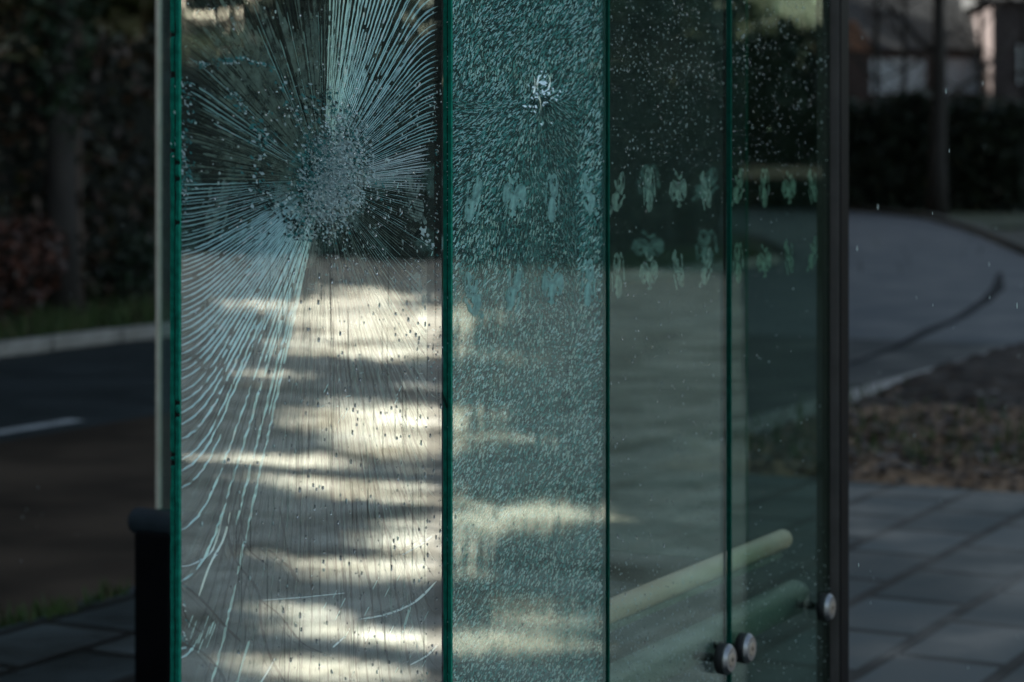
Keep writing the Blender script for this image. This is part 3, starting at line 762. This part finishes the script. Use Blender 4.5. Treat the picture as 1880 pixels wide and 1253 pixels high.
def dapple_keep(c,rad):
    """True for leaf centres that may stay: their shadow misses the sunny patches of the paving"""
    t=c[:,2]/sd.z; gx_=c[:,0]-sd.x*t-P0[0]; gy_=c[:,1]-sd.y*t-P0[1]
    s=gx_*WD[0]+gy_*WD[1]; p=-(gx_*WP[0]+gy_*WP[1])
    X=P0[0]+s*WD[0]+p*WP[0]; Y=P0[1]+s*WD[1]+p*WP[1]; Y=np.where(Y<1,1,Y)
    x=CX+X/Y*F_PX; y=HY+EYE/Y*F_PX
    inside=np.zeros(len(c),bool); x=x+(18*np.sin(s*2.9)+12*np.sin(p*5.3+1)+9*np.sin(p*13+s*3)); y=y+(y-HY)*(.020*np.sin(s*4.7+2)+.016*np.sin(p*7.1)+.013*np.sin(s*10.7+p*4))
    for a,b_,ra,rb in DAP:
        f_,g_=(2.15,1.1) if a<830 else (1.1,1.0)
        inside|=((x-a)/(ra*g_+rad*F_PX/Y))**2+((y-b_)/(rb*f_+rad*(y-HY)/Y))**2<1
    inside&=(p>1.1)
    cs,cp=(c[:,0]-P0[0])*WD[0]+(c[:,1]-P0[1])*WD[1],(c[:,0]-P0[0])*WP[0]+(c[:,1]-P0[1])*WP[1]
    k=math.tan(SUN_EL)                                       # leaves also thinned out so some sun reaches the lean rail
    inside|=(abs(cp-(c[:,2]-.82)/k-.157)<.26+rad*.7)&(cs>-.3)&(cs<1.15)&(rng.random(len(c))<.42)
    return ~inside
# ------------------------------------------------------------------ trees
bark=solid('dark wet bark',(.018,.014,.011),(.04,.032,.026),9,.85,bump=.6,mapping=(1,1,.25))
bark_pale=solid('pale reddish bark',(.06,.04,.03),(.10,.068,.05),9,.85,bump=.5,mapping=(1,1,.25))
def leafmat(n,a,b):
    m=solid(n,a,b,3,.6); return m
LM=[leafmat('leaf dark green',(.008,.014,.006),(.014,.022,.008)),leafmat('leaf mid green',(.012,.020,.008),(.020,.030,.011))]
IVY=[leafmat('ivy leaf dark',(.014,.03,.012),(.028,.05,.02)),leafmat('ivy leaf light',(.022,.04,.022),(.036,.058,.03))]
RED=[leafmat('russet leaf',(.10,.035,.02),(.14,.05,.03)),leafmat('dark russet leaf',(.04,.02,.014),(.06,.03,.02))]
def leaf_quads(c,size,mats,name,parent,aspect=.6):
    n=len(c); ax=rng.normal(size=(n,3)); ax/=np.linalg.norm(ax,axis=1,keepdims=True)
    t=np.cross(ax,rng.normal(size=(n,3))); t/=np.linalg.norm(t,axis=1,keepdims=True); bt=np.cross(ax,t)
    r=(size*(.6+.8*rng.random(n)))[:,None]*.5
    V=np.stack([c-t*r,c-bt*r*aspect,c+t*r,c+bt*r*aspect],1)
    return np_mesh(name,V.reshape(-1,3),4,mats,parent,rng.integers(0,len(mats),n))
def crown_pts(n,rx,rz,zc,lobes=9):
    L=[]
    for _ in range(lobes):
        a=random.random()*6.28; q=random.random()**.5*.7; L.append((rx*q*math.cos(a),rx*q*math.sin(a),zc+(-.72+1.4*(_+random.random())/lobes)*rz,rx*random.uniform(.42,.65),rz*random.uniform(.3,.45)))
    out=[]
    for i in range(n):
        cx,cy,cz,r1,r2=L[i%lobes]; d=rng.normal(size=3); d/=np.linalg.norm(d); k=rng.random()**.4
        out.append((cx+d[0]*r1*k,cy+d[1]*r1*k,cz+d[2]*r2*k))
    return np.array(out)
def trunk_mb(h,r0,r1,limbs=6,spread=2.5,z0=.35,lean=0):
    b=MB(); pts=[];rad=[]
    for i in range(9):
        t=i/8; pts.append((noise.noise((t*2,h,lean))*.25*t*h*.1+lean*t,noise.noise((t*2,h,5))*.25*t*h*.1,h*t)); rad.append(r0+(r1-r0)*t+(.25*r0 if i==0 else 0))
    b.tube(pts,rad,10)
    for k in range(limbs):
        t=z0+(1-z0)*k/limbs; a=k*2.4+random.random(); L=spread*random.uniform(.6,1.1)*(1.1-.5*t); p=Vector(pts[int(t*8)])
        q=[p]; d=Vector((math.cos(a),math.sin(a),random.uniform(.3,.9)))
        for j in range(1,5): q.append(p+d*L*j/4+Vector((random.gauss(0,.1),random.gauss(0,.1),.12*j*j*L*.1)))
        b.tube(q,[max(.02,r0*.4*(1-.8*j/4)) for j in range(5)],7)
        for j in (2,3,4):
            e=Vector(q[j]); d2=Vector((math.cos(a+random.uniform(-1.4,1.4)),math.sin(a+random.uniform(-1.4,1.4)),random.uniform(.1,.9)))
            b.tube([e,e+d2*L*.3,e+d2*L*.55+Vector((0,0,.1*L))],[r0*.12,r0*.07,r0*.02],5)
    return b
def tree(name,loc,h,rx,nleaf,label,cat,group=None,size=.8,base=.3,mats=LM,bk=bark,r0=.28,dapple=False,limbs=7):
    t=empty(name,loc); tag(t,label,cat,group)
    trunk_mb(h*.9,r0,.06,limbs,rx*.75,base+.05).build('trunk',bk,t,smooth=True)
    if nleaf:
        zc=h*(base+1)/2; rz=h*(1-base)/2
        c=crown_pts(nleaf,rx,rz,zc,24)
        if dapple:
            n2=int(nleaf*.45); a=rng.random(n2)*6.283; r=4.0*rng.random(n2)**.5
            c=np.concatenate([c,np.stack([r*np.cos(a),r*np.sin(a),3.7+10*rng.random(n2)**1.2],1)])
            c=c[c[:,2]>3.75]
            w=c+np.array(loc); c=c[dapple_keep(w,size*.3)]
        leaf_quads(c,size,mats,'crown',t)
    return t
# tall belt added to shade the road, crowns opened where sun patches fall
belt=[]
def Lpoint(d):                                              # walk along the left road edge
    acc=0
    for a,b_ in zip(Lb,Lb[1:]):
        l=math.hypot(b_[0]-a[0],b_[1]-a[1])
        if acc+l>=d:
            t=(d-acc)/l; nx,ny=-(b_[1]-a[1])/l,(b_[0]-a[0])/l
            return a[0]+(b_[0]-a[0])*t,a[1]+(b_[1]-a[1])*t,nx,ny
        acc+=l
    return None
random.seed(21)
d=0; i=0
while d<190:
    q=Lpoint(d)
    if q is None: break
    s,p,nx,ny=q; o=4.2 if i%2 else 7.6
    tree('shade_tree',W(s+nx*o,p+ny*o,-.02),random.uniform(24,28),4.6,14000,'tall dark evergreen tree with a bare lower trunk, added for shade in the belt behind the brown hedge','tree','shade trees added behind the brown hedge',
         size=.56,base=.13,dapple=True)
    if s>22 and i%2: tree('shade_tree',W(s+nx*11.5+1.5,p+ny*11.5,-.02),random.uniform(24,28),4.6,11000,'tall dark evergreen tree with a bare lower trunk, added for shade in the belt behind the brown hedge','tree','shade trees added behind the brown hedge',size=.6,base=.06)  # third row added to stop sun leaking onto the bend
    d+=3.5; i+=1
# ivy trunk and slim trunk seen on the left
def ivy_tree(px,D,label):
    X=(px-CX)/F_PX*D; t=empty('ivy_covered_tree',(X,D,-.02)); tag(t,label,'tree')
    trunk_mb(9,.16,.07,5,2.0,.5).build('trunk',bark,t,smooth=True)
    n=2600; z=1.6+rng.random(n)**.8*6.0; r=.12+np.clip((z-1.9)*.25,0,.34)*rng.random(n)**.5; a=rng.random(n)*6.283
    c=np.stack([r*np.cos(a),r*np.sin(a),z],1); leaf_quads(c,.13,IVY,'ivy',t); return t
ivy_tree(112,22.0,'ivy covered tree trunk rising in front of the brown hedge')
X=(138-CX)/F_PX*22.6; t=empty('young_tree',(X,22.6,-.02)); tag(t,'slim pale reddish tree trunk beside the ivy covered trunk','tree')
trunk_mb(7,.075,.03,5,1.2,.55).build('trunk',bark_pale,t,smooth=True)
# shrubs: russet leaves by the fence, dark hedges
def shrub(name,loc,rx,ry,h,n,mats,size,label,cat,group=None,rz=0):
    t=empty(name,loc,rz); tag(t,label,cat,group)
    d=rng.normal(size=(n,3)); d/=np.linalg.norm(d,axis=1,keepdims=True); k=rng.random(n)**.35
    c=np.stack([d[:,0]*rx*k,d[:,1]*ry*k,h*.5+d[:,2]*h*.5*k],1)
    c[:,2]+=.12*np.sin(c[:,0]*3)+.1*np.sin(c[:,1]*4+1); c=c[c[:,2]>.02]
    leaf_quads(c,size,mats,'foliage',t)
    b=MB()
    for j in range(7):
        a=j*.9; b.tube([(0,0,0),(rx*.3*math.cos(a),ry*.3*math.sin(a),h*.4),(rx*.6*math.cos(a),ry*.6*math.sin(a),h*.8)],[.03,.02,.008],6)
    b.build('stems',bark,t); return t
def at(px,D,z=0): return ((px-CX)/F_PX*D,D,z)
shrub('russet_shrub',at(15,21.0,-.02),.55,.5,1.0,900,RED,.10,'russet leaved shrub in front of the brown hedge, left of the ivy trunk','shrub')
shrub('green_shrub',at(225,23.5,-.02),.6,.5,.8,900,IVY+LM,.09,'low dark green shrub at the foot of the brown hedge','shrub')
def hedge(name,a,b_,h,w,n,label,size=.16,group=None,mats=None):
    A=Vector(a);B=Vector(b_); L=(B-A).length; ang=math.atan2(B.y-A.y,B.x-A.x); t=empty(name,tuple((A+B)/2),ang); tag(t,label,'hedge',group)
    u=rng.random((n,3)); face=rng.random(n)
    x=(u[:,0]-.5)*L; y=np.where(face<.65,-w/2+rng.normal(0,.08,n)+.12*np.sin(x*1.3),(u[:,1]-.5)*w); z=np.where(face<.65,u[:,2]*h,h+rng.normal(0,.12,n)+.18*np.sin(x*.9+1)+.1*np.sin(x*2.7))
    leaf_quads(np.stack([x,y,z],1),size,mats or LM,'foliage',t)
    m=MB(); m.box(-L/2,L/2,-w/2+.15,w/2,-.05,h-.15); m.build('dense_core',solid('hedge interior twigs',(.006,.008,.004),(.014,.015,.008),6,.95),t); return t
hedge('hedge',at(1424,72,-.09),at(1905,66,-.09),3.1,1.6,9000,'tall dark hedge behind the bend in the road',.28)
BEECH=[leafmat('withered beech leaf',(.034,.017,.008),(.060,.030,.014)),leafmat('olive hedge leaf',(.020,.020,.007),(.034,.032,.012)),leafmat('dark hedge leaf',(.008,.010,.005),(.014,.016,.007))]
hedge('hedge',W(-60,13.3,-.02),W(31.5,13.3,-.02),2.72,1.0,46000,'tall brown clipped hedge along the far verge of the road',.15,mats=BEECH)
hedge('hedge',at(1120,74,-.09),at(1415,73,-.09),3.4,1.6,9000,'tall dark hedge seen through the clear panes',.3)
for i,px in enumerate((1130,1190,1250,1310,1370,1425)):
    tree('evergreen_tree',at(px,80+3*(i%2),-.09),random.uniform(11,14),2.0,2600,'dense dark evergreen tree seen through the glass behind the hedge','tree','evergreens behind the far hedge',size=.6,base=.04)
hedge('hedge',W(26.2,-4,-.02),W(28.5,-24,-.02),3.25,1.6,12000,'tall dark hedge closing off the far end of the pale paving',.2)
hedge('hedge',W(28.5,-24.5,-.02),W(10,-34,-.02),3.6,1.6,12000,'tall dark hedge along the far side of the pale paving',.2)
b=MB(); t=empty('rail_fence',W(25.2,-3,0),WANG-math.pi/2); tag(t,'low pale timber rail in front of the hedge at the end of the paving','fence')
M['palewood']=solid('pale timber',(.42,.36,.28),(.55,.48,.38),6,.7)
b.box(0,7,-.04,.04,1.30,1.46); b.build('rail',M['palewood'],t)
for xx in (.2,2.4,4.6,6.8):
    b=MB(); b.box(xx-.05,xx+.05,.042,.13,-.05,1.5); b.build('rail_post',bark,t)
# bare tree right
X=at(1721,62,-.09); t=tree('bare_tree',X,13,4,0,'dark bare tree trunk in front of the white windowed house','tree',r0=.26,limbs=9,base=.32)
for i,(px,D,h) in enumerate(((1610,74,9),(1800,76,10),(1880,70,9),(1660,78,10))):
    tree('bare_tree',at(px,D,-.09),h,3.6,0,['bare twiggy tree left of the white windowed house','bare twiggy tree between the two houses','bare twiggy tree before the brick house','bare twiggy tree close to the white windowed house'][i],'tree',r0=.12,limbs=14,base=.3)

# ------------------------------------------------------------------ houses
brick=solid('dark red brick',(.055,.034,.028),(.085,.052,.043),3,.85)
pink=solid('pinkish brick',(.045,.033,.033),(.065,.048,.046),3,.85)
render=solid('pale render',(.30,.30,.29),(.36,.36,.35),2,.8)
cream=solid('cream render',(.62,.56,.46),(.70,.64,.54),2,.8)
slate=solid('slate roof',(.022,.025,.027),(.05,.054,.056),3,.8,spec=.2,mapping=(1,1,6))
tile=solid('orange roof tile',(.22,.10,.06),(.30,.14,.08),8,.8)
whitep=solid('white painted frame',(.5,.5,.5),(.6,.6,.6),4,.5); brownp=solid('brown frame',(.06,.035,.025),(.08,.05,.035),4,.5)
pane_m=solid('pale blue grey window glass',(.13,.17,.20),(.20,.25,.29),2.5,.15,spec=.6)
pane_g=solid('white window pane',(.50,.54,.56),(.62,.66,.68),2.5,.35,spec=.3)  # opaque whitish panes in one narrow range of tone
def house(name,loc,rz,w,dep,h,rh,wm,rm,label,wins=(),fm=whitep,pm=pane_m,band=None):
    """front face is local y=0 facing -y, x from 0 to w"""
    t=empty(name,loc,rz); tag(t,label,'house')
    b=MB(); b.box(0,w,0,dep,-.1,h); b.build('wall',wm,t)
    b=MB(); e=.35
    b.poly([(-e,-e,h+.004),(w+e,-e,h+.004),(w+e,dep/2,h+rh),(-e,dep/2,h+rh)]); b.poly([(w+e,dep+e,h+.004),(-e,dep+e,h+.004),(-e,dep/2,h+rh),(w+e,dep/2,h+rh)])
    b.poly([(-e,-e,h+.004),(-e,dep/2,h+rh),(-e,dep+e,h+.004)]); b.poly([(w+e,-e,h+.004),(w+e,dep+e,h+.004),(w+e,dep/2,h+rh)]); b.poly([(-e,-e,h+.004),(-e,dep+e,h+.004),(w+e,dep+e,h+.004),(w+e,-e,h+.004)])
    rf=b.build('roof',rm,t); b=MB(); b.box(w*.72,w*.72+.9,dep*.35,dep*.35+.6,h+rh*.5,h+rh+1); b.build('chimney',wm,rf)
    if band: b=MB(); b.box(band[0],band[1],-.06,-.003,band[2],band[3]); b.build('cladding_band',band[4],t)
    for x0,x1,z0,z1,nm in wins:
        b=MB(); f=.07; y0,y1=-.12,-.062
        b.box(x0,x1,y0,y1,z0,z0+f); b.box(x0,x1,y0,y1,z1-f,z1)
        for k in range(nm+1):
            xx=x0+(x1-x0-f)*k/nm; b.box(xx,xx+f,y0+.004,y1-.004,z0+f,z1-f)
        fr=b.build('window',fm,t); b=MB(); b.box(x0+.02,x1-.02,-.058,-.01,z0+.02,z1-.02); b.build('pane',pm,fr)
    return t
# left house: gable wall square to the road
house('brick_house',W(27,33,-.02),WANG-math.pi/2,18,9,6.2,3,brick,slate,'brown brick house with tall windows showing above the brown hedge',
      [(33-22.52,33-21.15,3.45,5.0,3),(33-25.6,33-23.75,3.35,5.0,2),(33-19.5,33-18.0,3.45,5.0,3)],brownp,pane_m)
# right houses beyond the bend
house('white_windowed_house',at(1566,86,-.09),R(0),6.2,9,5.6,4,brick,slate,'house with a broad row of white upper windows beyond the bend',
      [(.45,2.75,3.95,5.3,2),(3.15,4.95,3.95,5.3,2)],whitep,pane_g)
house('pink_brick_house',at(1822,82,-.09),R(-4),9,9,7.2,3.5,pink,slate,'pinkish brick house at the right beyond the bend',[(.6,3.4,2.55,2.85,1),(.9,2.6,4.2,5.6,2)],whitep,pane_m)
b=MB(); t=empty('garden_house',at(1575,80,-.09)); tag(t,'small house with an orange tiled gable left of the white windows','house')
b.box(-1.4,.45,0,3,0,5.3); b.build('wall',brick,t); b=MB(); b.poly([(-1.6,-.1,5.31),(.62,-.1,5.31),(-.1,-.1,6.35),(-.5,-.1,6.35)]); b.poly([(-1.6,3.1,5.31),(.62,3.1,5.31),(-.1,3.1,6.35),(-.5,3.1,6.35)][::-1]); b.poly([(-.5,-.1,6.35),(-.1,-.1,6.35),(-.1,3.1,6.35),(-.5,3.1,6.35)]); b.poly([(.62,-.1,5.31),(.62,3.1,5.31),(-.1,3.1,6.35),(-.1,-.1,6.35)]); b.poly([(-1.6,-.1,5.31),(-.5,-.1,6.35),(-.5,3.1,6.35),(-1.6,3.1,5.31)]); b.build('roof',tile,t)
# houses on the near side, seen only in the glass
house('cream_house',W(36,-33,-.02),WANG+math.pi/2+R(12),10,8,5.0,3,cream,slate,'cream rendered house beyond the paving, seen in the glass',[(2,3.4,1,2.3,2),(6,7.4,1,2.3,2)],brownp,pane_m)
for i,(s,p) in enumerate(((29,-13.5),(30,-20),(31,-26),(24,-31),(37,-24.6),(33,-17))):
    tree('garden_tree',W(s,p,-.02),random.uniform(7,9),1.9 if i>3 else 2.6,2600,'round dark tree rising behind the hedge around the paving','tree','trees behind the paving hedge',size=.4,base=.2)

n=16000; a=rng.random(n)*6.283; r=118+rng.normal(0,3,n)+8*np.sin(a*7); h=rng.random(n)*(9+3*np.sin(a*23)+2*np.sin(a*57+1))
fw=leaf_quads(np.stack([30+r*np.cos(a),35+r*np.sin(a),h],1),2.4,LM,'horizon_screen',None)  # foliage ring added to block the golden horizon glow
tag(fw,'ring of dark wood added to hide the bright horizon','wood',kind='stuff')
# falling rain in the air by the shelter
random.seed(5); items=[]
b=MB()
for _ in range(300):
    D=random.uniform(2.6,9); px=random.uniform(-200,2100); py=random.uniform(-150,1300)
    if px<1570 and D<6 : continue
    c=((px-CX)/F_PX*D,D,EYE-(py-HY)/F_PX*D); r=random.uniform(.0005,.0010)
    if c[2]<.02: continue
    b.tube([(c[0],c[1],c[2]-r*4),(c[0],c[1],c[2]-r*1.5),(c[0],c[1],c[2]+r*2),(c[0],c[1],c[2]+r*5)],[r*.4,r,r*.8,r*.2],6)
tag(b.build('falling_rain',M['drop_bright'],smooth=True),'sparse fine rain falling through the air','rain',kind='stuff')

# ------------------------------------------------------------------ light, sky, camera
w=bpy.data.worlds.new('World'); scene.world=w; w.use_nodes=True; nt=w.node_tree
sky=nt.nodes.new('ShaderNodeTexSky'); sky.sky_type='NISHITA'; sky.sun_disc=False
sky.sun_elevation=SUN_EL; sky.sun_rotation=math.atan2(sd.x,sd.y)
sky.dust_density=2.5; sky.ozone_density=.0; sky.air_density=.9
tintn=nt.nodes.new('ShaderNodeMix'); tintn.data_type='RGBA'; tintn.blend_type='MULTIPLY'; tintn.inputs[0].default_value=1; tintn.inputs[7].default_value=(1.06,1.0,.86,1)   # warm multiply tint takes the edge off the blue
nt.links.new(sky.outputs[0],tintn.inputs[6]); nt.links.new(tintn.outputs[2],nt.nodes['Background'].inputs['Color']); nt.nodes['Background'].inputs['Strength'].default_value=.05
sl=bpy.data.lights.new('sun','SUN'); sl.energy=5; sl.angle=R(.45); sl.color=(1,.95,.87)
so=bpy.data.objects.new('sun',sl); link(so); so.rotation_euler=sd.to_track_quat('Z','Y').to_euler(); so.location=(0,0,30)
cam=bpy.data.cameras.new('camera'); co=bpy.data.objects.new('camera',cam); link(co)
co.location=(0,0,EYE); co.rotation_euler=(R(90),0,0); cam.lens=80; cam.sensor_width=36; cam.shift_y=-(626.5-HY)/1880
cam.clip_start=.1; cam.clip_end=2000; cam.dof.use_dof=True; cam.dof.focus_distance=3.28; cam.dof.aperture_fstop=5.0
scene.camera=co
scene.view_settings.view_transform='Standard'; scene.view_settings.look='None'; scene.view_settings.exposure=2.42; scene.view_settings.gamma=1
scene.cycles.transparent_max_bounces=48; scene.cycles.max_bounces=10; scene.cycles.glossy_bounces=5; scene.cycles.transmission_bounces=8
scene.cycles.use_denoising=True; scene.cycles.caustics_reflective=False; scene.cycles.caustics_refractive=False
